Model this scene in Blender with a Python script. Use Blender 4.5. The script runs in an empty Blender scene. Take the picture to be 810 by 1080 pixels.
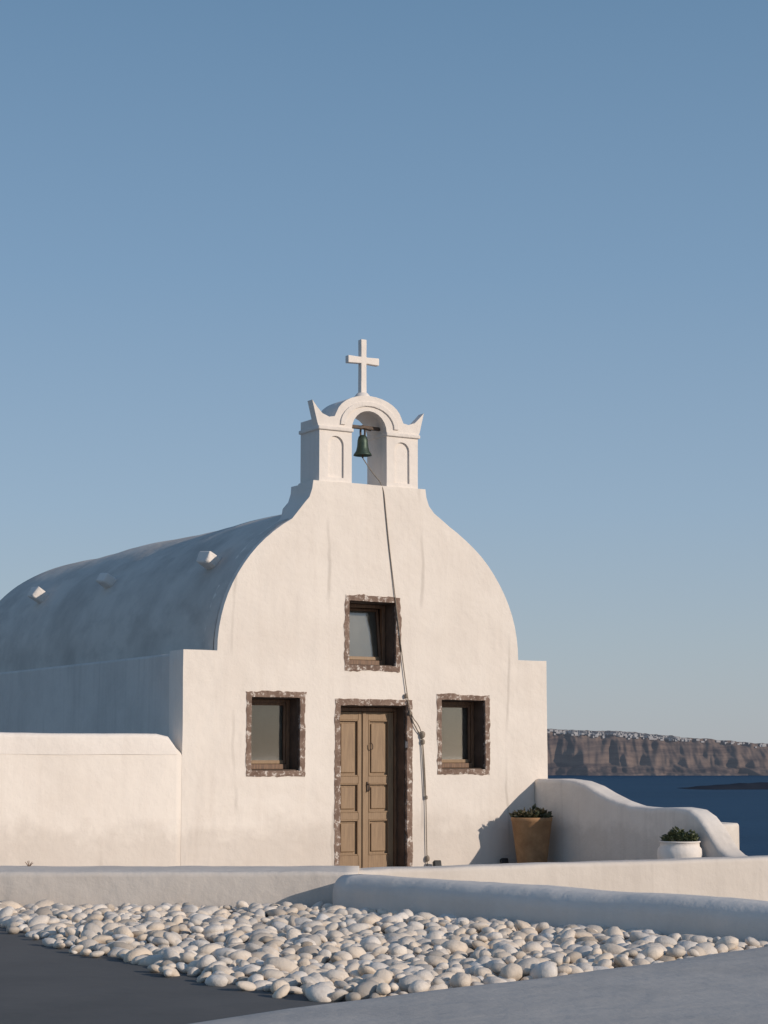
import bpy, bmesh, math, random
from mathutils import Vector, noise, Matrix
random.seed(7)
R=math.radians
scene=bpy.context.scene
col=scene.collection

# ---------------------------------------------------------------- materials
def nmat(name):
    m=bpy.data.materials.new(name); m.use_nodes=True
    nt=m.node_tree; nt.nodes.clear()
    o=nt.nodes.new('ShaderNodeOutputMaterial'); b=nt.nodes.new('ShaderNodeBsdfPrincipled')
    nt.links.new(b.outputs[0],o.inputs[0])
    return m,nt,b
def tc(nt,scale=(1,1,1)):
    t=nt.nodes.new('ShaderNodeTexCoord'); mp=nt.nodes.new('ShaderNodeMapping')
    mp.inputs['Scale'].default_value=scale
    nt.links.new(t.outputs['Object'],mp.inputs[0]); return mp.outputs[0]
def nz(nt,vec,scale,detail=4,rough=.55):
    n=nt.nodes.new('ShaderNodeTexNoise'); n.inputs['Scale'].default_value=scale
    n.inputs['Detail'].default_value=detail; n.inputs['Roughness'].default_value=rough
    nt.links.new(vec,n.inputs['Vector']); return n.outputs['Fac']
def ramp(nt,fac,a,b,ca=(0,0,0,1),cb=(1,1,1,1)):
    r=nt.nodes.new('ShaderNodeValToRGB'); e=r.color_ramp.elements
    e[0].position=a; e[1].position=b; e[0].color=ca; e[1].color=cb
    nt.links.new(fac,r.inputs[0]); return r.outputs[0]
def mix(nt,fac,a,b):
    m=nt.nodes.new('ShaderNodeMix'); m.data_type='RGBA'
    for s,v in ((m.inputs[0],fac),(m.inputs[6],a),(m.inputs[7],b)):
        if isinstance(v,(int,float)): s.default_value=v
        elif isinstance(v,tuple): s.default_value=(v+(1,))[:4]
        else: nt.links.new(v,s)
    return m.outputs[2]
def mul(nt,a,k):
    m=nt.nodes.new('ShaderNodeMath'); m.operation='MULTIPLY'
    nt.links.new(a,m.inputs[0]); m.inputs[1].default_value=k; return m.outputs[0]
def add(nt,a,b):
    m=nt.nodes.new('ShaderNodeMath'); m.operation='ADD'
    nt.links.new(a,m.inputs[0]); nt.links.new(b,m.inputs[1]); return m.outputs[0]
def bump(nt,b,h,dist,strength=1):
    bp=nt.nodes.new('ShaderNodeBump'); bp.inputs['Distance'].default_value=dist
    bp.inputs['Strength'].default_value=strength
    nt.links.new(h,bp.inputs['Height'])
    nt.links.new(bp.outputs[0],b.inputs['Normal'])

def plaster(name,c,stain,amt=.35,streak=.25,rough=.88,bd=.012,sscale=(5,5,.35),hair=0,grime=0):
    m,nt,b=nmat(name)
    v=tc(nt); vs=tc(nt,sscale)
    f1=ramp(nt,nz(nt,v,.9,6,.6),.42,.72); f2=ramp(nt,nz(nt,vs,1.6,5,.6),.5,.78)
    colr=mix(nt,mul(nt,f1,amt),c,stain)
    colr=mix(nt,mul(nt,f2,streak),colr,stain)
    f3=ramp(nt,nz(nt,v,22,4,.7),.62,.75)
    colr=mix(nt,mul(nt,f3,.10),colr,tuple(x*.5 for x in stain))
    f4=ramp(nt,nz(nt,v,60,3,.6),.70,.74)
    colr=mix(nt,mul(nt,f4,.25),colr,tuple(x*.5 for x in stain))
    if hair:
        w=nt.nodes.new('ShaderNodeTexWave'); w.wave_type='BANDS'; w.bands_direction='X'
        w.inputs['Scale'].default_value=.23; w.inputs['Distortion'].default_value=2.2; w.inputs['Detail'].default_value=5; w.inputs['Detail Scale'].default_value=.9
        nt.links.new(v,w.inputs['Vector'])
        cr=ramp(nt,w.outputs['Fac'],.9990,.9999)
        gate=ramp(nt,nz(nt,v,.7,2),.5,.6)
        mm=nt.nodes.new('ShaderNodeMath'); mm.operation='MULTIPLY'; nt.links.new(cr,mm.inputs[0]); nt.links.new(gate,mm.inputs[1])
        colr=mix(nt,mul(nt,mm.outputs[0],hair),colr,tuple(x*.5 for x in stain))
    if grime:
        s=nt.nodes.new('ShaderNodeSeparateXYZ'); nt.links.new(v,s.inputs[0])
        g=add(nt,s.outputs['Z'],mul(nt,nz(nt,v,2.5,5,.65),-.9))
        gg=ramp(nt,g,-.40,.25,(1,1,1,1),(0,0,0,1))
        colr=mix(nt,mul(nt,gg,grime),colr,tuple(x*.8 for x in stain))
    nt.links.new(colr,b.inputs['Base Color']); b.inputs['Roughness'].default_value=rough
    b.inputs['Specular IOR Level'].default_value=.2
    h=add(nt,mul(nt,nz(nt,v,2.2,3,.5),2.2),mul(nt,nz(nt,v,38,5,.6),.22))
    h=add(nt,h,mul(nt,nz(nt,v,9,3,.5),.5))
    bump(nt,b,h,bd)
    return m

def simple(name,c,c2=None,scale=8,rough=.6,bd=.002,stretch=(1,1,1),lo=.35,hi=.65,metal=0):
    m,nt,b=nmat(name); v=tc(nt,stretch)
    n=nz(nt,v,scale,6,.65)
    nt.links.new(mix(nt,ramp(nt,n,lo,hi),c,c2 or tuple(x*.7 for x in c)),b.inputs['Base Color'])
    b.inputs['Roughness'].default_value=rough; b.inputs['Metallic'].default_value=metal
    bump(nt,b,n,bd)
    return m

M_fac=plaster('facade_limewash',(.81,.735,.66),(.60,.515,.445),.32,.24,hair=.30,grime=.35)
M_tow=plaster('tower_limewash',(.82,.75,.685),(.58,.51,.455),.30,.25)
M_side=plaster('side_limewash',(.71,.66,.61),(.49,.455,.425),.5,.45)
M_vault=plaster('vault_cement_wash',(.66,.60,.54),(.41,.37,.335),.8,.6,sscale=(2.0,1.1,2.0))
M_wall=plaster('wall_limewash',(.79,.72,.65),(.52,.46,.41),.40,.35,grime=.35)
M_par=plaster('parapet_limewash',(.69,.645,.60),(.47,.44,.41),.4,.2)
M_led=plaster('ledge_paint',(.43,.41,.39),(.30,.29,.28),.5,.1)
M_floor=plaster('grey_floor_paint',(.118,.116,.114),(.082,.083,.083),.7,0,bd=.004)
M_wood=simple('door_wood_paint',(.34,.225,.13),(.24,.155,.09),5,.6,.002,(9,9,.7))
M_wfr=simple('window_wood',(.24,.13,.07),(.12,.065,.038),6,.55,.002,(8,8,1))
M_jamb=simple('reveal_shaded_brown',(.13,.085,.06),(.075,.05,.036),5,.8,.004)  # dark brown, with the shadow inside the openings put into the colour
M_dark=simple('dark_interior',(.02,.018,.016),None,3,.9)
M_bell=simple('bell_bronze',(.035,.06,.048),(.07,.10,.075),14,.5,.002,metal=.5)
M_iron=simple('old_iron',(.05,.04,.035),(.14,.09,.06),20,.7)
M_rope=simple('rope_fibre',(.34,.28,.22),(.19,.155,.12),90,.95,.003)
M_terra=simple('terracotta',(.44,.25,.12),(.30,.16,.075),6,.8,.003,(1,1,1))
M_soil=simple('soil',(.06,.045,.03),None,30,.95,.01)
M_curt=simple('roller_blind',(.44,.40,.35),(.36,.33,.29),1.5,.9,.001,(1,1,1))
M_black=simple('black_plastic',(.02,.02,.02),None,10,.5)
m,nt,b=nmat('stone_surround'); v=tc(nt)
c=mix(nt,ramp(nt,nz(nt,v,6,6,.7),.35,.7),(.15,.095,.07),(.31,.22,.17))
c=mix(nt,ramp(nt,nz(nt,v,12,7,.75),.54,.60),c,(.64,.57,.51))
nt.links.new(c,b.inputs['Base Color']); b.inputs['Roughness'].default_value=.95
bump(nt,b,nz(nt,v,30,5,.6),.007); M_stone=m
m=bpy.data.materials.new('window_glass'); m.use_nodes=True; nt=m.node_tree; nt.nodes.clear()
o=nt.nodes.new('ShaderNodeOutputMaterial'); t=nt.nodes.new('ShaderNodeBsdfTransparent'); t.inputs[0].default_value=(.84,.85,.84,1)
g=nt.nodes.new('ShaderNodeBsdfGlossy'); g.inputs['Roughness'].default_value=.04
mx=nt.nodes.new('ShaderNodeMixShader'); fr=nt.nodes.new('ShaderNodeFresnel'); fr.inputs[0].default_value=1.8
nt.links.new(fr.outputs[0],mx.inputs[0]); nt.links.new(t.outputs[0],mx.inputs[1]); nt.links.new(g.outputs[0],mx.inputs[2]); nt.links.new(mx.outputs[0],o.inputs[0]); M_glass=m
m,nt,b=nmat('white_pebble'); at=nt.nodes.new('ShaderNodeAttribute'); at.attribute_name='pc'
v=tc(nt); n=nz(nt,v,14,5,.6)
c=mix(nt,mul(nt,ramp(nt,n,.48,.72),.5),at.outputs['Color'],(.45,.37,.29))
nt.links.new(c,b.inputs['Base Color']); b.inputs['Roughness'].default_value=.7; b.inputs['Specular IOR Level'].default_value=.25
bump(nt,b,nz(nt,v,45,4),.004); M_peb=m
def leafmat(name,a,bb):
    m,nt,b=nmat(name); at=nt.nodes.new('ShaderNodeAttribute'); at.attribute_name='pc'
    nt.links.new(mix(nt,at.outputs['Fac'],a,bb),b.inputs['Base Color']); b.inputs['Roughness'].default_value=.5
    return m
M_leaf=leafmat('succulent_leaf',(.045,.055,.022),(.16,.11,.05))
M_leaf2=leafmat('herb_leaf',(.035,.055,.022),(.14,.14,.05))
m,nt,b=nmat('sea_water'); v=tc(nt)
c=mix(nt,ramp(nt,nz(nt,tc(nt,(.0006,.0022,1)),1,5,.6),.35,.7),(.006,.036,.082),(.012,.050,.105))
nt.links.new(c,b.inputs['Base Color']); b.inputs['Roughness'].default_value=.55; b.inputs['Specular IOR Level'].default_value=.09
bump(nt,b,nz(nt,v,.06,6,.6),2.0); M_sea=m
# cliffs (distant haze imitated by a faint bluish glow in the rock material)
m,nt,b=nmat('caldera_cliff_rock')
tcn=nt.nodes.new('ShaderNodeTexCoord'); wn=nt.nodes.new('ShaderNodeTexNoise'); wn.inputs['Scale'].default_value=.0025; wn.inputs['Detail'].default_value=4
nt.links.new(tcn.outputs['Object'],wn.inputs['Vector'])
sc=nt.nodes.new('ShaderNodeVectorMath'); sc.operation='SCALE'; sc.inputs['Scale'].default_value=90; nt.links.new(wn.outputs['Color'],sc.inputs[0])
ad=nt.nodes.new('ShaderNodeVectorMath'); nt.links.new(tcn.outputs['Object'],ad.inputs[0]); nt.links.new(sc.outputs[0],ad.inputs[1])
mp=nt.nodes.new('ShaderNodeMapping'); mp.inputs['Scale'].default_value=(.0012,.0012,.028); nt.links.new(ad.outputs[0],mp.inputs[0])
c=mix(nt,ramp(nt,nz(nt,mp.outputs[0],1,7,.65),.40,.60),(.055,.040,.038),(.145,.105,.085))
c=mix(nt,mul(nt,ramp(nt,nz(nt,tc(nt,(.010,.010,.004)),1,6,.7),.48,.7),.6),c,(.18,.13,.105))
nt.links.new(c,b.inputs['Base Color']); b.inputs['Roughness'].default_value=1; b.inputs['Specular IOR Level'].default_value=0
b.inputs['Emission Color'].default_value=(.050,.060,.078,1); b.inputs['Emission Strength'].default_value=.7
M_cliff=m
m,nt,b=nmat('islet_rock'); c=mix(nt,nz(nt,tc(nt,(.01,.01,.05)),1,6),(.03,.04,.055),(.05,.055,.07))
nt.links.new(c,b.inputs['Base Color']); b.inputs['Roughness'].default_value=1; b.inputs['Specular IOR Level'].default_value=0; M_isl=m
M_hill=simple('hillside_earth',(.16,.12,.085),(.28,.22,.16),.25,.95,.2)
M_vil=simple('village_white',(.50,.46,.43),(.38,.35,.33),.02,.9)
b=M_vil.node_tree.nodes['Principled BSDF']; b.inputs['Emission Color'].default_value=(.05,.06,.078,1); b.inputs['Emission Strength'].default_value=.9  # houses glow faintly too, imitating the haze over the cliffs

# ---------------------------------------------------------------- helpers
def mkobj(name,me,mat=None,parent=None,smooth=False):
    o=bpy.data.objects.new(name,me); col.objects.link(o)
    if mat: me.materials.append(mat)
    if parent: o.parent=parent
    if smooth:
        for p in me.polygons: p.use_smooth=True
    return o
def empty(name,loc=(0,0,0),rz=0):
    e=bpy.data.objects.new(name,None); e.location=loc; e.rotation_euler=(0,0,rz); col.objects.link(e); return e
def box(name,x0,x1,y0,y1,z0,z1,mat,parent=None,bev=.005,rot=None,seg=2):
    bm=bmesh.new(); bmesh.ops.create_cube(bm,size=1)
    for v in bm.verts:
        v.co=Vector(((x1-x0)*v.co.x,(y1-y0)*v.co.y,(z1-z0)*v.co.z))
    if bev: bmesh.ops.bevel(bm,geom=bm.edges[:],offset=bev,segments=seg,affect='EDGES',profile=.5)
    me=bpy.data.meshes.new(name); bm.to_mesh(me); bm.free()
    o=mkobj(name,me,mat,parent); o.location=((x0+x1)/2,(y0+y1)/2,(z0+z1)/2)
    if rot: o.rotation_euler=rot
    return o
def subdiv(pts,step,wob,seed=0,closed=True):
    out=[]; n=len(pts)
    for i in range(n if closed else n-1):
        a=Vector((pts[i][0],pts[i][1],0)); b=Vector((pts[(i+1)%n][0],pts[(i+1)%n][1],0))
        k=max(1,int((b-a).length/step))
        for j in range(k):
            p=a.lerp(b,j/k)
            w=noise.noise_vector(Vector((p.x*2.2+seed,p.y*2.2,seed*3.1)))*wob
            out.append((p.x+w.x,p.y+w.y))
    return out
def extrude_shape(name,outline,holes,v0,v1,mat,parent,bev=0,step=.14,wob=.006,seed=0,hstep=.1,hwob=.005):
    """outline in local x/z plane, extruded along local y from v0 to v1"""
    cu=bpy.data.curves.new(name,'CURVE'); cu.dimensions='2D'; cu.fill_mode='BOTH'; cu.extrude=(v1-v0)/2
    for k,poly in enumerate([outline]+holes):
        pts=subdiv(poly,step if k==0 else hstep,wob if k==0 else hwob,seed)
        s=cu.splines.new('POLY'); s.points.add(len(pts)-1); s.use_cyclic_u=True
        for i,p in enumerate(pts): s.points[i].co=(p[0],p[1],0,1)
    t=bpy.data.objects.new('tmp',cu); col.objects.link(t)
    dg=bpy.context.evaluated_depsgraph_get(); me=bpy.data.meshes.new_from_object(t.evaluated_get(dg))
    bpy.data.objects.remove(t); me.name=name
    bm=bmesh.new(); bm.from_mesh(me); bmesh.ops.remove_doubles(bm,verts=bm.verts[:],dist=.0004)
    for v in bm.verts:
        x,y,z=v.co; v.co=Vector((x,-z+(v0+v1)/2,y))
    bmesh.ops.recalc_face_normals(bm,faces=bm.faces[:])
    bm.to_mesh(me); bm.free(); me.materials.clear()
    o=mkobj(name,me,mat,parent)
    if bev:
        md=o.modifiers.new('b','BEVEL'); md.width=bev; md.segments=3; md.limit_method='ANGLE'; md.angle_limit=R(50)
    return o
def sweep_wall(name,pts,width,rad,mat,parent=None,zb=-.3,step=.12,wob=.008,seed=1,seg=5,side_bulge=0):
    """pts (x,y,ztop). rounded-top wall swept along a line"""
    P=[]
    for i in range(len(pts)-1):
        a=Vector(pts[i]); b=Vector(pts[i+1]); k=max(1,int((b-a).length/step))
        for j in range(k): P.append(a.lerp(b,j/k))
    P.append(Vector(pts[-1]))
    prof=[(-width/2,None),(-width/2,-rad)]
    for i in range(1,seg+1):
        t=math.pi/2*i/seg; prof.append((-width/2+rad*(1-math.cos(t)),-rad+rad*math.sin(t)))
    prof+=[(-x,z) for x,z in reversed(prof)]
    bm=bmesh.new(); rings=[]
    for i,p in enumerate(P):
        d=(P[min(i+1,len(P)-1)]-P[max(i-1,0)]); d.z=0; d.normalize(); nrm=Vector((-d.y,d.x,0))
        ring=[]
        for x,z in prof:
            zz=zb if z is None else p.z+z
            q=Vector((p.x,p.y,0))+nrm*(-x); q.z=zz
            w=noise.noise_vector(Vector((q.x*1.6+seed,q.y*1.6,q.z*2)))*wob+noise.noise_vector(Vector((q.x*6,q.y*6+seed,q.z*6)))*wob*.3
            ring.append(bm.verts.new(q+w))
        rings.append(ring)
    for a,b in zip(rings,rings[1:]):
        for i in range(len(prof)-1): bm.faces.new((a[i],a[i+1],b[i+1],b[i]))
    bm.faces.new(rings[0][::-1]); bm.faces.new(rings[-1])
    bmesh.ops.recalc_face_normals(bm,faces=bm.faces[:])
    me=bpy.data.meshes.new(name); bm.to_mesh(me); bm.free()
    o=mkobj(name,me,mat,parent)
    for p in me.polygons: p.use_smooth=len(p.vertices)==4
    return o
def lathe(name,prof,mat,parent=None,loc=(0,0,0),n=40,smooth=True,wob=0):
    bm=bmesh.new(); rings=[]
    for r,z in prof:
        rings.append([bm.verts.new((r*math.cos(2*math.pi*i/n)*(1+wob*noise.noise(Vector((math.cos(2*math.pi*i/n)*2,math.sin(2*math.pi*i/n)*2,z*4)))),r*math.sin(2*math.pi*i/n),z)) for i in range(n)])
    for a,b in zip(rings,rings[1:]):
        for i in range(n): bm.faces.new((a[i],a[(i+1)%n],b[(i+1)%n],b[i]))
    me=bpy.data.meshes.new(name); bm.to_mesh(me); bm.free()
    o=mkobj(name,me,mat,parent,smooth); o.location=loc; return o
def tube(name,pts,r,mat,parent=None,cyc=False):
    cu=bpy.data.curves.new(name,'CURVE'); cu.dimensions='3D'; cu.bevel_depth=r; cu.bevel_resolution=3; cu.resolution_u=8
    s=cu.splines.new('NURBS'); s.points.add(len(pts)-1); s.order_u=3; s.use_endpoint_u=True; s.use_cyclic_u=cyc
    for i,p in enumerate(pts): s.points[i].co=(*p,1)
    o=bpy.data.objects.new(name,cu); col.objects.link(o); cu.materials.append(mat)
    if parent: o.parent=parent
    return o

# ---------------------------------------------------------------- chapel
ROT=R(31.07)
ch=empty('whitewashed_chapel',(-2.4288,23,0),ROT)
C=2.70; A=2.247; B=2.02; SP=2.73; W=5.41
T=2.63
out=[(0,-.3),(0,SP),(.454,SP)]
o1=-1.22
angs=[math.acos(max(-1,min(1,x/A))) for x in (-A,o1)]
for i in range(1,15):
    a=angs[0]+(angs[1]-angs[0])*i/14
    out.append((C+A*math.cos(a),SP+B*math.sin(a)))
fl=[(-.98,4.63),(-.90,4.72),(-.86,4.83),(-.845,4.94)]
out+=[(T+x,z) for x,z in fl]
out+=[(T-x,z) for x,z in reversed(fl)]
for i in range(0,15):
    a=math.acos(1.14/A)*(1-i/14)
    out.append((C+A*math.cos(a),SP+B*math.sin(a)))
out+=[(W,SP),(W,-.3),(3.19,-.3),(3.19,2.10),(2.18,2.10),(2.18,-.3)]
def rect(a,b,c,d): return [(a,c),(b,c),(b,d),(a,d)]
wins=[(.92,1.62,1.26,2.18),(3.705,4.41,1.27,2.19),(2.31,3.025,2.59,3.43)]
extrude_shape('facade',out,[rect(*w) for w in wins],0,.40,M_fac,ch,bev=.022,step=.13,seed=3)
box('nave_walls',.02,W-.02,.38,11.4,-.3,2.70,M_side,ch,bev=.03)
# vault
bm=bmesh.new(); rings=[]
nv=49
vs=[.10]+[.3+i*.18 for i in range(nv)]; L=vs[-1]
vs+=[L+2.7*math.sin(math.pi/2*i/20) for i in range(1,21)]
N=56
for v in vs:
    s=1 if v<=L else max(0.0004,1-((v-L)/2.7)**2)**.5
    ring=[]
    for i in range(N+1):
        t=math.pi*i/N
        x=C-(A+.012)*math.cos(t)*s; z=SP-.03+(B+.036)*math.sin(t)*s
        p=Vector((x,v,z)); d=noise.noise(Vector((x*.7,v*.5,z*.7)))*.035*min(1,(v-.1)*1.5)+noise.noise(Vector((x*2,v*2,z*2)))*.008
        nrm=Vector((-math.cos(t),0,math.sin(t)))
        ring.append(bm.verts.new(p+nrm*(d-.01 if v>.3 else 0)))
    rings.append(ring)
for a,b in zip(rings,rings[1:]):
    for i in range(N): bm.faces.new((a[i],a[i+1],b[i+1],b[i]))
bmesh.ops.recalc_face_normals(bm,faces=bm.faces[:])
me=bpy.data.meshes.new('barrel_vault_roof'); bm.to_mesh(me); bm.free()
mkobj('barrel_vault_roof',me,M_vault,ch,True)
for k,v in enumerate((1.0,4.36,7.1)):
    o=box('roof_step_stone_%d'%(k+1),-.22,.17,-.12,.12,-.085,.085,M_tow,ch,bev=.03,rot=(R(0),R(30),R(8)),seg=3)
    o.location=(.88,v,3.90)
    for q in o.data.vertices: q.co+=noise.noise_vector(q.co*9+Vector((k*5,0,0)))*.03
# belfry
def arch_pts():
    L=[]
    for i in range(1,16):
        t=math.pi*i/16
        L.append((-.50*math.cos(t),5.80+.315*math.sin(t)))
    return L
def opening():
    L=[(.745,4.94),(.265,4.94),(.265,5.65)]
    for i in range(1,12):
        t=math.pi*i/12; L.append((.265*math.cos(t),5.65+.265*math.sin(t)))
    return L+[(-.265,5.65),(-.265,4.94)]
def tower_outline(horns=True):
    L=[(-.745,4.94)]
    if horns: L+=[(-.745,5.62),(-.775,5.70),(-.85,5.985),(-.78,5.90),(-.70,5.82),(-.60,5.785),(-.52,5.80)]
    else: L+=[(-.745,5.77),(-.60,5.775),(-.52,5.80)]
    L+=arch_pts()
    if horns: L+=[(.52,5.80),(.60,5.785),(.70,5.82),(.78,5.90),(.84,5.965),(.775,5.70),(.745,5.62)]
    else: L+=[(.52,5.80),(.60,5.775),(.745,5.77)]
    L+=opening()
    return [(T+x,z) for x,z in L]
def blind(cx):
    L=[(cx-.115,5.00),(cx+.115,5.00),(cx+.115,5.43)]
    for i in range(1,10):
        t=math.pi*i/10; L.append((cx+.115*math.cos(t),5.43+.115*math.sin(t)))
    L.append((cx-.115,5.43)); return L
extrude_shape('belfry_core',tower_outline(False),[],.16,.53,M_tow,ch,bev=.012,step=.1,wob=.003,seed=5)
extrude_shape('belfry_horns',tower_outline(),[],.055,.158,M_tow,ch,bev=.012,step=.1,wob=.003,seed=5)
extrude_shape('belfry_front_relief',tower_outline(),[blind(T-.50),blind(T+.50)],.028,.0555,M_tow,ch,bev=.006,step=.1,wob=.003,seed=5,hstep=.08,hwob=.003)
extrude_shape('belfry_plinth',[(T-.98,4.5),(T-.955,4.63),(T-.875,4.72),(T-.84,4.83),(T-.835,4.925),(T+.82,4.925),(T+.83,4.83),(T+.87,4.72),(T+.95,4.6),(T+1.0,4.45)],[],.37,.62,M_tow,ch,bev=.02,seed=2)
for s in (-1,1):
    a,b=sorted((T+s*.25,T+s*.77))
    box('belfry_cornice_%s'%('l' if s<0 else 'r'),a,b,.0,.55,5.61,5.66,M_tow,ch,bev=.012)
L=[]
for i in range(0,17):
    t=math.pi*i/16; L.append((T-.44*math.cos(t),5.70+.335*math.sin(t)))
for i in range(16,-1,-1):
    t=math.pi*i/16; L.append((T-.37*math.cos(t),5.70+.275*math.sin(t)))
extrude_shape('belfry_arch_moulding',L,[],.008,.032,M_tow,ch,bev=.005,step=.1,wob=.002)
extrude_shape('cross',[(T-.043,6.10),(T-.04,6.575),(T-.235,6.565),(T-.235,6.665),(T-.04,6.66),(T-.043,6.90),(T+.043,6.90),(T+.04,6.66),(T+.235,6.665),(T+.235,6.565),(T+.04,6.575),(T+.045,6.10)],[],.17,.255,M_tow,ch,bev=.01,step=.1,wob=.003)
lathe('cross_foot',[(.0,6.19),(.07,6.18),(.11,6.13),(.13,6.07),(.13,6.0)][::-1],M_tow,ch,(T,.21,0))
bx,by=T+.0,.20
lathe('bell',[(.0,5.62),(.035,5.62),(.055,5.60),(.068,5.55),(.074,5.47),(.088,5.41),(.118,5.365),(.122,5.35),(.105,5.35),(.07,5.42),(.0,5.44)][::-1],M_bell,ch,(bx,by,0))
tube('bell_clapper',[(bx,by,5.45),(bx,by,5.32)],.012,M_iron,ch)
box('bell_beam',T-.27,T+.27,by-.025,by+.025,5.70,5.745,M_iron,ch,bev=.006)
tube('bell_strap',[(bx-.03,by,5.60),(bx-.04,by,5.70),(bx,by,5.76),(bx+.04,by,5.70),(bx+.03,by,5.60)],.014,M_iron,ch)
tube('bell_lever',[(bx,by-.03,5.70),(bx-.03,by-.10,5.69),(bx+.02,by-.17,5.66)],.012,M_iron,ch)
# rope
rp=[(bx,by,5.32),(T+.08,.10,5.12),(T+.19,-.008,4.95),(2.855,-.012,4.6),(2.90,-.012,4.2),(2.955,-.012,3.8),(3.02,-.018,3.3),(3.095,-.02,2.75),(3.16,-.024,2.3),(3.22,-.024,1.98),(3.30,-.024,1.80),(3.40,-.024,1.70),(3.43,-.024,1.4),(3.455,-.024,.9),(3.46,-.024,.4),(3.47,-.024,.05)]
tube('bell_rope',rp,.0065,M_rope,ch)
tube('bell_rope_return',[(3.17,-.036,2.16),(3.23,-.036,1.95),(3.33,-.036,1.86),(3.39,-.036,1.73),(3.405,-.034,1.50),(3.42,-.03,1.2),(3.44,-.03,.9)],.0065,M_rope,ch)
for k,(x,z,r) in enumerate(((3.40,1.72,.036),(3.405,1.63,.028),(3.15,2.22,.024),(3.455,.92,.02),(3.47,.14,.03),(3.21,2.0,.02))):
    bm=bmesh.new(); bmesh.ops.create_icosphere(bm,subdivisions=2,radius=r)
    for q in bm.verts: q.co.z*=1.4; q.co+=noise.noise_vector(q.co*30)*.008
    me=bpy.data.meshes.new('rope_knot'); bm.to_mesh(me); bm.free(); o=mkobj('rope_knot_%d'%k,me,M_rope,ch,True); o.location=(x,-.03,z)
def surround(name,ix0,ix1,iz0,iz1,w,seed,bottom=True):
    ox0,ox1,oz0,oz1=ix0-w,ix1+w,iz0-w,iz1+w
    def jag(p,amp,sd):
        pts=subdiv(p,.03,0,0)
        def f(x,y,s): return noise.noise(Vector((x*6,y*6,s)))*1.0+noise.noise(Vector((x*19,y*19,s+2)))*.7
        return [(x+f(x,y,sd)*amp,y+f(x+7,y,sd+4)*amp) for x,y in pts]
    if bottom:
        o=extrude_shape(name,jag(rect(ox0,ox1,oz0,oz1),.020,seed),[jag(rect(ix0,ix1,iz0,iz1),.005,seed)],-.007,.05,M_stone,ch,bev=0,step=9,wob=0,hstep=9,hwob=0)
    else:
        o=extrude_shape(name,jag([(ox0,-.1),(ox0,oz1),(ox1,oz1),(ox1,-.1),(ix1,-.1),(ix1,iz1),(ix0,iz1),(ix0,-.1)],.013,seed),[],-.007,.05,M_stone,ch,bev=0,step=9,wob=0)
    t=.014
    box(name+'_jamb_l',ix0-.004,ix0+t,.052,.39,iz0,iz1,M_jamb,ch,bev=0)
    box(name+'_jamb_r',ix1-t,ix1+.004,.052,.39,iz0,iz1,M_jamb,ch,bev=0)
    box(name+'_lintel',ix0+t+.002,ix1-t-.002,.052,.39,iz1-t,iz1+.004,M_jamb,ch,bev=0)
    if bottom: box(name+'_sill',ix0+t+.002,ix1-t-.002,.052,.39,iz0-.004,iz0+t,M_jamb,ch,bev=0)
for k,w in enumerate(wins):
    nm='window_surround_%d'%(k+1)
    surround(nm,w[0]+.008,w[1]-.008,w[2]+.008,w[3]-.008,.070,k*3.3+1)
surround('door_surround',2.19,3.18,0,2.09,.080,20,False)
def window(k,x0,x1,z0,z1,tilt=0):
    v=.24; f=.045
    x0+=.025;x1-=.025;z0+=.025;z1-=.025
    p=empty('window_%d'%k); p.parent=ch
    box('frame_l',x0,x0+f,v,v+.07,z0,z1,M_wfr,p); box('frame_r',x1-f,x1,v,v+.07,z0,z1,M_wfr,p)
    box('frame_b',x0+f,x1-f,v-.03,v+.07,z0,z0+f*1.4,M_wfr,p); box('frame_t',x0+f,x1-f,v+.001,v+.07,z1-f,z1,M_wfr,p)
    s=empty('sash_%d'%k,(0,v+.035,z0+f*1.4)); s.parent=p; s.rotation_euler=(R(-tilt),0,0)
    h=z1-f-(z0+f*1.4); a,b=x0+f+.004,x1-f-.004; g=.032
    box('stile_l',a,a+g,-.02,.02,.003,h,M_wfr,s); box('stile_r',b-g,b,-.02,.02,.003,h,M_wfr,s)
    box('rail_b',a+g,b-g,-.019,.019,.003,g*1.5,M_wood,s); box('rail_t',a+g,b-g,-.019,.019,h-g,h,M_wfr,s)
    box('pane',a+g-.003,b-g+.003,-.003,.003,g,h-g+.002,M_glass,s,bev=0)
    bm=bmesh.new(); n=30; R0=[];R1=[]
    for i in range(n+1):
        x=a+(b-a)*i/n; y=.028+.002*math.sin(i*.5)
        R0.append(bm.verts.new((x,y,.0))); R1.append(bm.verts.new((x,y,h)))
    for i in range(n): bm.faces.new((R0[i],R0[i+1],R1[i+1],R1[i]))
    me=bpy.data.meshes.new('blind'); bm.to_mesh(me); bm.free(); mkobj('blind',me,M_curt,s,True)
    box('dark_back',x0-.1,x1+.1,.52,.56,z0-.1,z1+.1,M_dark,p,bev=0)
window(1,*wins[0]); window(2,*wins[1]); window(3,*wins[2],tilt=7)
d=empty('door'); d.parent=ch
v=.25
box('door_frame_l',2.208,2.238,v-.03,v+.08,0,2.07,M_wfr,d); box('door_frame_r',3.132,3.162,v-.03,v+.08,0,2.07,M_wfr,d)
box('door_frame_t',2.239,3.131,v-.03,v+.08,2.02,2.07,M_wfr,d)
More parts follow.
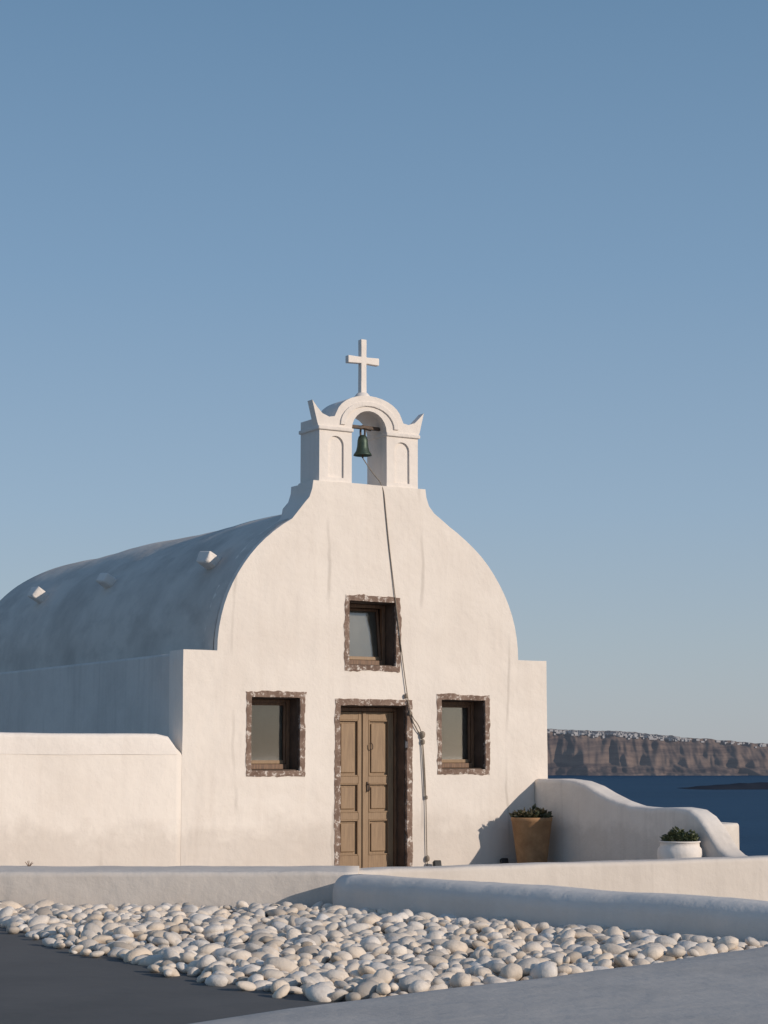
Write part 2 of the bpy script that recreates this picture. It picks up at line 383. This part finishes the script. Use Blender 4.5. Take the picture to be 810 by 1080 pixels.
def leaf(nm,x0,x1,yo):
    st=.065
    box(nm+'_stile_l',x0,x0+st,yo,yo+.045,.02,2.012,M_wood,d,bev=.004); box(nm+'_stile_r',x1-st,x1,yo,yo+.045,.02,2.012,M_wood,d,bev=.004)
    for i,(a,b) in enumerate(((.02,.19),(.64,.73),(1.10,1.19),(1.91,2.012))):
        box(nm+'_rail_%d'%i,x0+st+.0005,x1-st-.0005,yo+.002,yo+.043,a,b,M_wood,d,bev=.004)
    box(nm+'_backing',x0+.02,x1-.02,yo+.030,yo+.040,.03,2.0,M_wood,d,bev=0)
    for i,(a,b) in enumerate(((.19,.64),(.73,1.10),(1.19,1.91))):
        xa,xb=x0+st,x1-st
        for q,(c0,c1,e0,e1) in enumerate(((xa,xa+.018,a,b),(xb-.018,xb,a,b),(xa+.018,xb-.018,a,a+.018),(xa+.018,xb-.018,b-.018,b))):
            box(nm+'_mould_%d_%d'%(i,q),c0,c1,yo-.006,yo+.028,e0,e1,M_wood,d,bev=.006)
        box(nm+'_field_%d'%i,xa+.045,xb-.045,yo+.010,yo+.032,a+.045,b-.045,M_wood,d,bev=.012)
leaf('leaf_l',2.241,2.672,v+.005); leaf('leaf_r',2.690,3.129,v+.005)
box('meeting_strip',2.658,2.704,v-.014,v+.004,.02,2.01,M_wood,d,bev=.006)
box('door_lock',2.725,2.745,v-.012,v+.004,1.0,1.12,M_iron,d,bev=.003)
tube('door_handle',[(2.735,v-.01,1.09),(2.735,v-.05,1.09),(2.735,v-.055,1.06),(2.735,v-.05,1.0),(2.735,v-.01,1.0)],.007,M_iron,d)
tube('door_ring',[(2.78,v-.015,1.62),(2.80,v-.03,1.60),(2.80,v-.03,1.54),(2.78,v-.03,1.53),(2.76,v-.03,1.55),(2.76,v-.03,1.60)],.006,M_iron,d)
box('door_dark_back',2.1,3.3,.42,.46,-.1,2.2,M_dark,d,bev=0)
box('threshold',2.21,3.16,-.06,.30,-.05,.018,M_stone,d,bev=.008)
bpy.data.objects['threshold'].location.z=-.016

# ---------------------------------------------------------------- walls around (chapel frame -> world)
def Wd(u,v): 
    c,s=math.cos(ROT),math.sin(ROT); return (-2.4288+c*u-s*v, 23+s*u+c*v)
def wp(u,v,z): x,y=Wd(u,v); return (x,y,z)
cw=sweep_wall('courtyard_wall',[wp(-9,.163,1.70),wp(-.30,.163,1.70),wp(-.17,.163,1.67),wp(-.08,.163,1.56),wp(.02,.163,1.47)],.32,.05,M_fac,wob=.005,seed=4)
sweep_wall('wall_cap',[wp(-9,.163,1.712),wp(-.32,.163,1.712),wp(-.17,.163,1.68),wp(-.09,.163,1.58),wp(-.06,.163,1.54)],.335,.06,M_tow,parent=cw,zb=1.465,wob=.007,seed=31)
cur=[(0.003,1.15),(.5,1.15),(.88,1.125),(1.15,1.07),(1.4,.98),(1.7,.89),(2.0,.83),(2.4,.815),(2.9,.83),(3.15,.81),(3.3,.74),(3.42,.64),(3.55,.50),(3.66,.38),(3.8,.30),(4.0,.26)]
sweep_wall('curved_wing_wall',[wp(5.36,-w,z) for w,z in cur],.34,.07,M_wall,wob=.008,seed=9,step=.08)
sweep_wall('terrace_end_wall',[wp(5.54,-2.85,.63),wp(6.07,-2.85,.63)],.4,.04,M_wall,seed=12)
sweep_wall('terrace_wall',[(-9,18.75,.355),(-.25,18.72,.355)],1.04,.05,M_wall,seed=14,wob=.012)
x0,y0=.43,19.3+.18
sweep_wall('boundary_wall',[(x0-.9,y0-.9*.602,.335),(x0,y0,.335),(x0+10,y0+6.02,.29)],.32,.05,M_wall,seed=17,wob=.01)
sweep_wall('rounded_parapet_wall',[(-.30,18.02,.34),(-.1,17.85,.34),(3.02,14.93,.32),(7.5,10.75,.30)],.52,.16,M_par,seed=21,wob=.014,seg=8)
sweep_wall('low_kerb',[(-5.2,17.4,.2),(-3.62,17.35,.2),(-3.50,17.33,.12)],.5,.1,M_wall,seed=25,wob=.012,seg=6)

# ---------------------------------------------------------------- floors
def sheet(name,poly,z,mat,thick=None,sub=0):
    bm=bmesh.new(); vs=[bm.verts.new((x,y,z)) for x,y in poly]; f=bm.faces.new(vs)
    if f.normal.z<0: f.normal_flip()
    if thick:
        r=bmesh.ops.extrude_face_region(bm,geom=[f]); 
        for q in r['geom']:
            if isinstance(q,bmesh.types.BMVert): q.co.z-=thick
    bmesh.ops.recalc_face_normals(bm,faces=bm.faces[:])
    me=bpy.data.meshes.new(name); bm.to_mesh(me); bm.free(); return mkobj(name,me,mat)
sheet('roof_terrace_floor',[(-9,-4),(10,-4),(10,9.5),(7.5,10.8),(3.2,15.2),(-.2,18.6),(-9,18.6)],0,M_floor,3)
sheet('chapel_terrace_paving',[(-9,18.4),(-.2,18.4),(.2,19.3),Wd(5.6,-4.3),Wd(5.6,12),Wd(-8,12)],-.015,M_led,3)
edge=[(-2.2,8.6),(-1.03,10.15),(-.55,10.75),(-.05,11.25),(1.0,12.25),(2.0,13.3),(3.0,14.5)]
pts=[]
for i in range(len(edge)-1):
    for j in range(8):
        t=j/8; pts.append((edge[i][0]*(1-t)+edge[i+1][0]*t,edge[i][1]*(1-t)+edge[i+1][1]*t))
pts.append(edge[-1])
bm=bmesh.new(); rows=[]
dirn=Vector((.72,-.69,0))
for off,z in ((-.03,-.02),(-.01,.03),(.03,.052),(.10,.063),(.25,.068),(.8,.07),(1.6,.07),(3,.07),(12,.07)):
    rows.append([bm.verts.new((x+dirn.x*off+noise.noise(Vector((x*2,y*2,0)))*.015,y+dirn.y*off,z+noise.noise(Vector((x*1.3,y*1.3,off)))*.008)) for x,y in pts])
for a,b in zip(rows,rows[1:]):
    for i in range(len(pts)-1): bm.faces.new((a[i],a[i+1],b[i+1],b[i]))
bmesh.ops.recalc_face_normals(bm,faces=bm.faces[:])
me=bpy.data.meshes.new('painted_apron'); bm.to_mesh(me); bm.free()
mkobj('painted_apron',me,M_led,None,True)

# ---------------------------------------------------------------- pebbles
poly=[(-4.1,18.15),(-.45,18.15),(-.30,17.72),(3.05,14.60),(2.0,13.35),(1.0,12.3),(-.05,11.32),(-.35,11.45),(-.75,12.0),(-1.43,12.95),(-2.2,14.4),(-3.31,16.5)]
def inside(x,y):
    c=False; n=len(poly)
    for i in range(n):
        x1,y1=poly[i]; x2,y2=poly[(i+1)%n]
        if (y1>y)!=(y2>y) and x<(x2-x1)*(y-y1)/(y2-y1)+x1: c=not c
    return c
def edist(x,y,rng):
    m=9
    for i in rng:
        a=Vector(poly[i]); b=Vector(poly[(i+1)%len(poly)]); p=Vector((x,y)); t=max(0,min(1,(p-a).dot(b-a)/(b-a).length_squared))
        m=min(m,(p-a-(b-a)*t).length)
    return m
bmi=bmesh.new(); bmesh.ops.create_icosphere(bmi,subdivisions=2,radius=1)
bv=[v.co.copy() for v in bmi.verts]; bf=[[v.index for v in f.verts] for f in bmi.faces]; bmi.free()
V=[];F=[];CL=[]
def pebble(x,y,z,s,layer):
    e=(s*random.uniform(.85,1.3),s*random.uniform(.68,.95),s*random.uniform(.45,.68))
    M=Matrix.Rotation(random.uniform(0,6.28),3,'Z')@Matrix.Rotation(random.gauss(0,.3),3,'X')@Matrix.Rotation(random.gauss(0,.3),3,'Y')
    sd=Vector((random.uniform(0,99),random.uniform(0,99),0))
    base=len(V)
    g=random.uniform(.60,.80)
    if random.random()<.16: g*=random.uniform(.6,.85)
    wr=random.uniform(.66,.84); c=(g,g*(wr*.5+.5),g*wr)
    for q in bv:
        n=1+.26*noise.noise(q*.9+sd)+.05*noise.noise(q*2.0+sd)
        p=M@Vector((q.x*e[0]*n,q.y*e[1]*n,q.z*e[2]*n)); V.append((p.x+x,p.y+y,p.z+z)); CL.append(c)
    for f in bf: F.append([i+base for i in f])
for layer,(cnt,sp,zz) in enumerate(((12000,.088,.016),(9000,.118,.056))):
    grid={}; 
    for _ in range(cnt):
        x=random.uniform(-4.2,3.2); y=random.uniform(11.2,18.2)
        if not inside(x,y): continue
        if layer==1 and (edist(x,y,range(6,12))<.12 or edist(x,y,range(0,3))<.45 or noise.noise(Vector((x*1.1,y*1.1,4)))<-.22): continue
        k=(int(x//sp),int(y//sp)); bad=False
        for i in (-1,0,1):
            for j in (-1,0,1):
                for (a,b) in grid.get((k[0]+i,k[1]+j),()):
                    if (a-x)**2+(b-y)**2<sp*sp: bad=True
        if bad: continue
        grid.setdefault(k,[]).append((x,y))
        s=random.choice((.042,.05,.058,.066,.078,.098))
        pebble(x,y,zz+random.uniform(-.005,.015),s,layer)
for _ in range(30):
    i=random.choice(range(6,len(poly)-1)); t=random.random(); a,b=poly[i],poly[i+1]
    x=a[0]*(1-t)+b[0]*t-random.uniform(.03,.16); y=a[1]*(1-t)+b[1]*t-random.uniform(.0,.08)
    if i>=7: pebble(x,y,.026,random.uniform(.04,.07),0)
me=bpy.data.meshes.new('pebble_bed'); me.from_pydata(V,[],F)
ca=me.color_attributes.new('pc','FLOAT_COLOR','POINT')
for i,c in enumerate(CL): ca.data[i].color=(*c,1)
mkobj('pebble_bed',me,M_peb,None,True)

# ---------------------------------------------------------------- pots
def plant(name,parent,loc,rad,h,mat,n,ls,seed):
    rnd=random.Random(seed); V=[];F=[];CL=[]
    for i in range(n):
        a=rnd.uniform(0,6.28); r=rad*math.sqrt(rnd.random()); 
        top=h*(1-.45*(r/rad)**2)*(.75+.5*noise.noise(Vector((math.cos(a)*r*9,math.sin(a)*r*9,seed))))
        z=top*rnd.uniform(.25,1)
        c=Vector((math.cos(a)*r,math.sin(a)*r,z))
        d=Vector((math.cos(a)*.6+rnd.gauss(0,.5),math.sin(a)*.6+rnd.gauss(0,.5),rnd.uniform(.1,1.1))).normalized()
        s=d.cross(Vector((rnd.random(),rnd.random(),rnd.random()))).normalized(); u=d.cross(s)
        l=ls*rnd.uniform(.7,1.3); w=l*.32; t=l*.12; b=len(V)
        for p in (c,c+d*l*.5+s*w,c+d*l*.5-s*w,c+d*l,c+d*l*.5+u*t,c+d*l*.5-u*t): V.append(tuple(p)); 
        k=rnd.random()**1.5*(.4+.6*z/h); CL+= [k]*6
        for f in ((0,1,4),(1,3,4),(3,2,4),(2,0,4),(1,0,5),(3,1,5),(2,3,5),(0,2,5)): F.append([x+b for x in f])
    me=bpy.data.meshes.new(name); me.from_pydata(V,[],F); ca=me.color_attributes.new('pc','FLOAT_COLOR','POINT')
    for i,c in enumerate(CL): ca.data[i].color=(c,c,c,1)
    o=mkobj(name,me,mat,parent); o.location=loc; return o
x,y=Wd(4.84,-.42)
p=empty('terracotta_plant_pot',(x,y,0))
lathe('pot',[(.0,0),(.185,0),(.19,.02),(.262,.60),(.268,.605),(.272,.64),(.268,.655),(.25,.655),(.245,.60),(.0,.60)],M_terra,p,wob=.01)
lathe('soil',[(.0,.612),(.246,.61)],M_soil,p)
plant('succulent',p,(0,0,.60),.23,.19,M_leaf,300,.075,3)
x,y=Wd(4.97,-3.25)
p=empty('white_plant_pot',(x,y,0))
lathe('pot',[(.0,0),(.17,0),(.22,.10),(.262,.22),(.27,.30),(.262,.36),(.235,.39),(.232,.43),(.245,.435),(.245,.45),(.215,.45),(.21,.41),(.0,.41)],M_tow,p,wob=.02)
plant('herb',p,(0,0,.41),.20,.20,M_leaf2,520,.05,8)
for k,(u,v) in enumerate(((4.62,-.10),(3.56,-.12),(1.85,-.1),(.75,-.12))):
    x,y=Wd(u,v); p=empty('ground_spotlight' if k==0 else 'ground_spotlight.%03d'%k,(x,y,-.015))
    h=.10 if k<2 else .06
    box('housing',-.05,.05,-.04,.04,h*.3,h+.03,M_black,p,bev=.012,rot=(R(-20),0,.3)); tube('stake',[(0,0,-.02),(0,0,.05)],.012,M_black,p)
tp=empty('dry_weed',(-3.52,19.1,.34))
for k in range(7):
    a=k*.9; tube('stalk_%d'%k,[(0,0,0),(.02*math.cos(a),.02*math.sin(a),.04),(.04*math.cos(a),.04*math.sin(a),.05+.01*(k%3))],.003,M_wfr,tp)

# ---------------------------------------------------------------- setting
SEA=-88.6
S=90000
me=bpy.data.meshes.new('sea'); me.from_pydata([(-S,-S,SEA),(S,-S,SEA),(S,S,SEA),(-S,S,SEA)],[],[(0,1,2,3)]); mkobj('sea',me,M_sea)
V=[];F=[];n=90
for j in range(n+1):
    for i in range(n+1):
        a=(i/n*2-1); b=(j/n*2-1); x=math.copysign(abs(a)**1.8,a)*400; y=12+math.copysign(abs(b)**1.8,b)*400
        dx=max(0,abs(x)-12); dy=max(0,abs(y-12)-18); dd=math.hypot(dx,dy)
        z=-2.2-dd*.55-3*abs(noise.noise(Vector((x*.05,y*.05,0))))*min(1,dd/6)+.3*noise.noise(Vector((x*.4,y*.4,0)))
        V.append((x,y,max(z,SEA-12)))
for j in range(n):
    for i in range(n):
        k=j*(n+1)+i; F.append((k,k+1,k+n+2,k+n+1))
me=bpy.data.meshes.new('hillside'); me.from_pydata(V,[],F); mkobj('hillside',me,M_hill,None,True)
def prof(x):
    P=[(-9000,60),(-5000,120),(-2000,200),(-300,225),(300,238),(860,247),(1220,241),(1450,222),(1670,203),(2020,172),(2600,150),(4200,110),(7000,60),(9000,0)]
    for (a,ha),(b,hb) in zip(P,P[1:]):
        if a<=x<=b: return ha+(hb-ha)*(x-a)/(b-a)
    return 0
V=[];F=[]; nx=1300; ny=34
for i in range(nx+1):
    x=-3000+8000*i/nx
    h=prof(x)+9*noise.noise(Vector((x*.004,0,0)))+6*noise.noise(Vector((x*.015,0,2)))+3*noise.noise(Vector((x*.05,0,2)))
    g1=abs(noise.noise(Vector((x*.0028,1,0)))); 
    for j in range(ny+1):
        t=j/ny
        g2=abs(noise.noise(Vector((x*.007+t*.9,t*1.0,5)))); g3=noise.noise(Vector((x*.024-t*1.5,t*3,9))); g4=noise.noise(Vector((x*.07,t*7,3)))
        ridge=g1*420*(1-t)+g2*130*(1-t*.6)+g3*36+g4*11
        zt=.30*(t/.5)**1.2 if t<.5 else .30+.70*((t-.5)/.5)**.8
        zt+=.022*math.sin(t*26+noise.noise(Vector((x*.003,0,7)))*4)*(t*(1-t)*4)
        y=10000+t*420+ridge
        V.append((x,y,SEA-4+(h+4)*zt+noise.noise(Vector((x*.02,t*8,3)))*8*t*(1-t)*4))
    V.append((x,12200,SEA+h*.95))
m_=ny+2
for i in range(nx):
    for j in range(ny+1):
        k=i*m_+j; F.append((k,k+m_,k+m_+1,k+1))
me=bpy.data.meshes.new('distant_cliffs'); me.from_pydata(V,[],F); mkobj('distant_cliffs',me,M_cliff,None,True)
V2=[];F2=[]
rnd=random.Random(5)
def hb(x,y,z,w,d,h):
    b=len(V2)
    for q in ((0,0,0),(w,0,0),(w,d,0),(0,d,0),(0,0,h),(w,0,h),(w,d,h),(0,d,h)): V2.append((x+q[0],y+q[1],z+q[2]))
    for f in ((0,1,5,4),(1,2,6,5),(2,3,7,6),(3,0,4,7),(4,5,6,7)): F2.append([b+i for i in f])
for _ in range(560):
    x=rnd.choice((rnd.gauss(1050,70),rnd.gauss(1230,60),rnd.gauss(1400,60),rnd.gauss(1560,50),rnd.gauss(1250,260),rnd.uniform(500,2200)))
    i=int((x+3000)/8000*nx)
    if not 0<=i<nx: continue
    dj=abs(rnd.gauss(0,1.1)); j=max(0,min(ny,int(ny-dj)))
    q=V[i*m_+j]
    hb(q[0],q[1]-14,q[2]-7,rnd.uniform(7,18),24,rnd.uniform(8,12.5))
me=bpy.data.meshes.new('distant_village'); me.from_pydata(V2,[],F2); mkobj('distant_village',me,M_vil)
V=[];F=[]
for i in range(121):
    x=880+i*14
    for j in range(9):
        t=j/8; h=32*min(1,(i/38))**.7*(1-.25*max(0,(i-60)/60))+3*noise.noise(Vector((x*.02,0,0)))
        V.append((x,5520+t*300-60*noise.noise(Vector((x*.006,t,1))),SEA-2+max(0,h)*math.sin(math.pi*.5*min(1,t*1.3))))
for i in range(120):
    for j in range(8):
        k=i*9+j; F.append((k,k+9,k+10,k+1))
me=bpy.data.meshes.new('rocky_islet'); me.from_pydata(V,[],F); mkobj('rocky_islet',me,M_isl,None,True)

# ---------------------------------------------------------------- light
EL=20
phi=R(30)
nx_,ny_=(.516,-.857); ux,uy=(.857,.516)
sx=math.cos(phi)*nx_+math.sin(phi)*ux; sy=math.cos(phi)*ny_+math.sin(phi)*uy
sd=Vector((sx*math.cos(R(EL)),sy*math.cos(R(EL)),math.sin(R(EL))))
l=bpy.data.lights.new('sun','SUN'); l.energy=3.2; l.angle=R(.5); l.color=(1,.87,.735)
so=bpy.data.objects.new('sun',l); col.objects.link(so); so.rotation_euler=(-sd).to_track_quat('-Z','Y').to_euler(); so.location=(20,-20,30)
w=bpy.data.worlds.new('World'); scene.world=w; w.use_nodes=True; nt=w.node_tree; nt.nodes.clear()
o=nt.nodes.new('ShaderNodeOutputWorld'); bg=nt.nodes.new('ShaderNodeBackground'); sk=nt.nodes.new('ShaderNodeTexSky')
sk.sky_type='NISHITA'; sk.sun_disc=False; sk.sun_elevation=R(EL); sk.sun_rotation=math.atan2(sx,sy)
sk.altitude=100; sk.air_density=1; sk.dust_density=.6; sk.ozone_density=2.5
# marine haze: blend the physical sky with a pale blue haze that thickens toward the horizon
tcw=nt.nodes.new('ShaderNodeTexCoord'); sp=nt.nodes.new('ShaderNodeSeparateXYZ'); nt.links.new(tcw.outputs['Generated'],sp.inputs[0])
rp_=nt.nodes.new('ShaderNodeValToRGB'); cr=rp_.color_ramp
def sl(r,g,b):
    f=lambda c:((c/255+.055)/1.055)**2.4
    return (f(r)*10,f(g)*10,f(b)*10,1)
cr.elements[0].position=0; cr.elements[0].color=sl(174,180,189)
cr.elements[1].position=.40; cr.elements[1].color=sl(104,139,172)
for pos,c in ((.06,sl(165,179,193)),(.13,sl(151,174,197)),(.25,sl(128,159,189)),(1.0,sl(80,110,150))):
    e=cr.elements.new(pos); e.color=c
nt.links.new(sp.outputs['Z'],rp_.inputs[0])
mxw=nt.nodes.new('ShaderNodeMix'); mxw.data_type='RGBA'; mxw.inputs[0].default_value=.8
nt.links.new(sk.outputs[0],mxw.inputs[6]); nt.links.new(rp_.outputs[0],mxw.inputs[7])
bg.inputs['Strength'].default_value=.10
nt.links.new(mxw.outputs[2],bg.inputs[0]); nt.links.new(bg.outputs[0],o.inputs[0])
scene.view_settings.view_transform='Standard'; scene.view_settings.look='None'; scene.view_settings.exposure=0

cam=bpy.data.cameras.new('camera'); co=bpy.data.objects.new('camera',cam); col.objects.link(co)
cam.sensor_fit='VERTICAL'; cam.sensor_height=24; cam.lens=24*2000/1080; cam.clip_end=200000; cam.clip_start=.1
co.location=(0,0,1.42); co.rotation_euler=(R(90+7.4),0,0); scene.camera=co
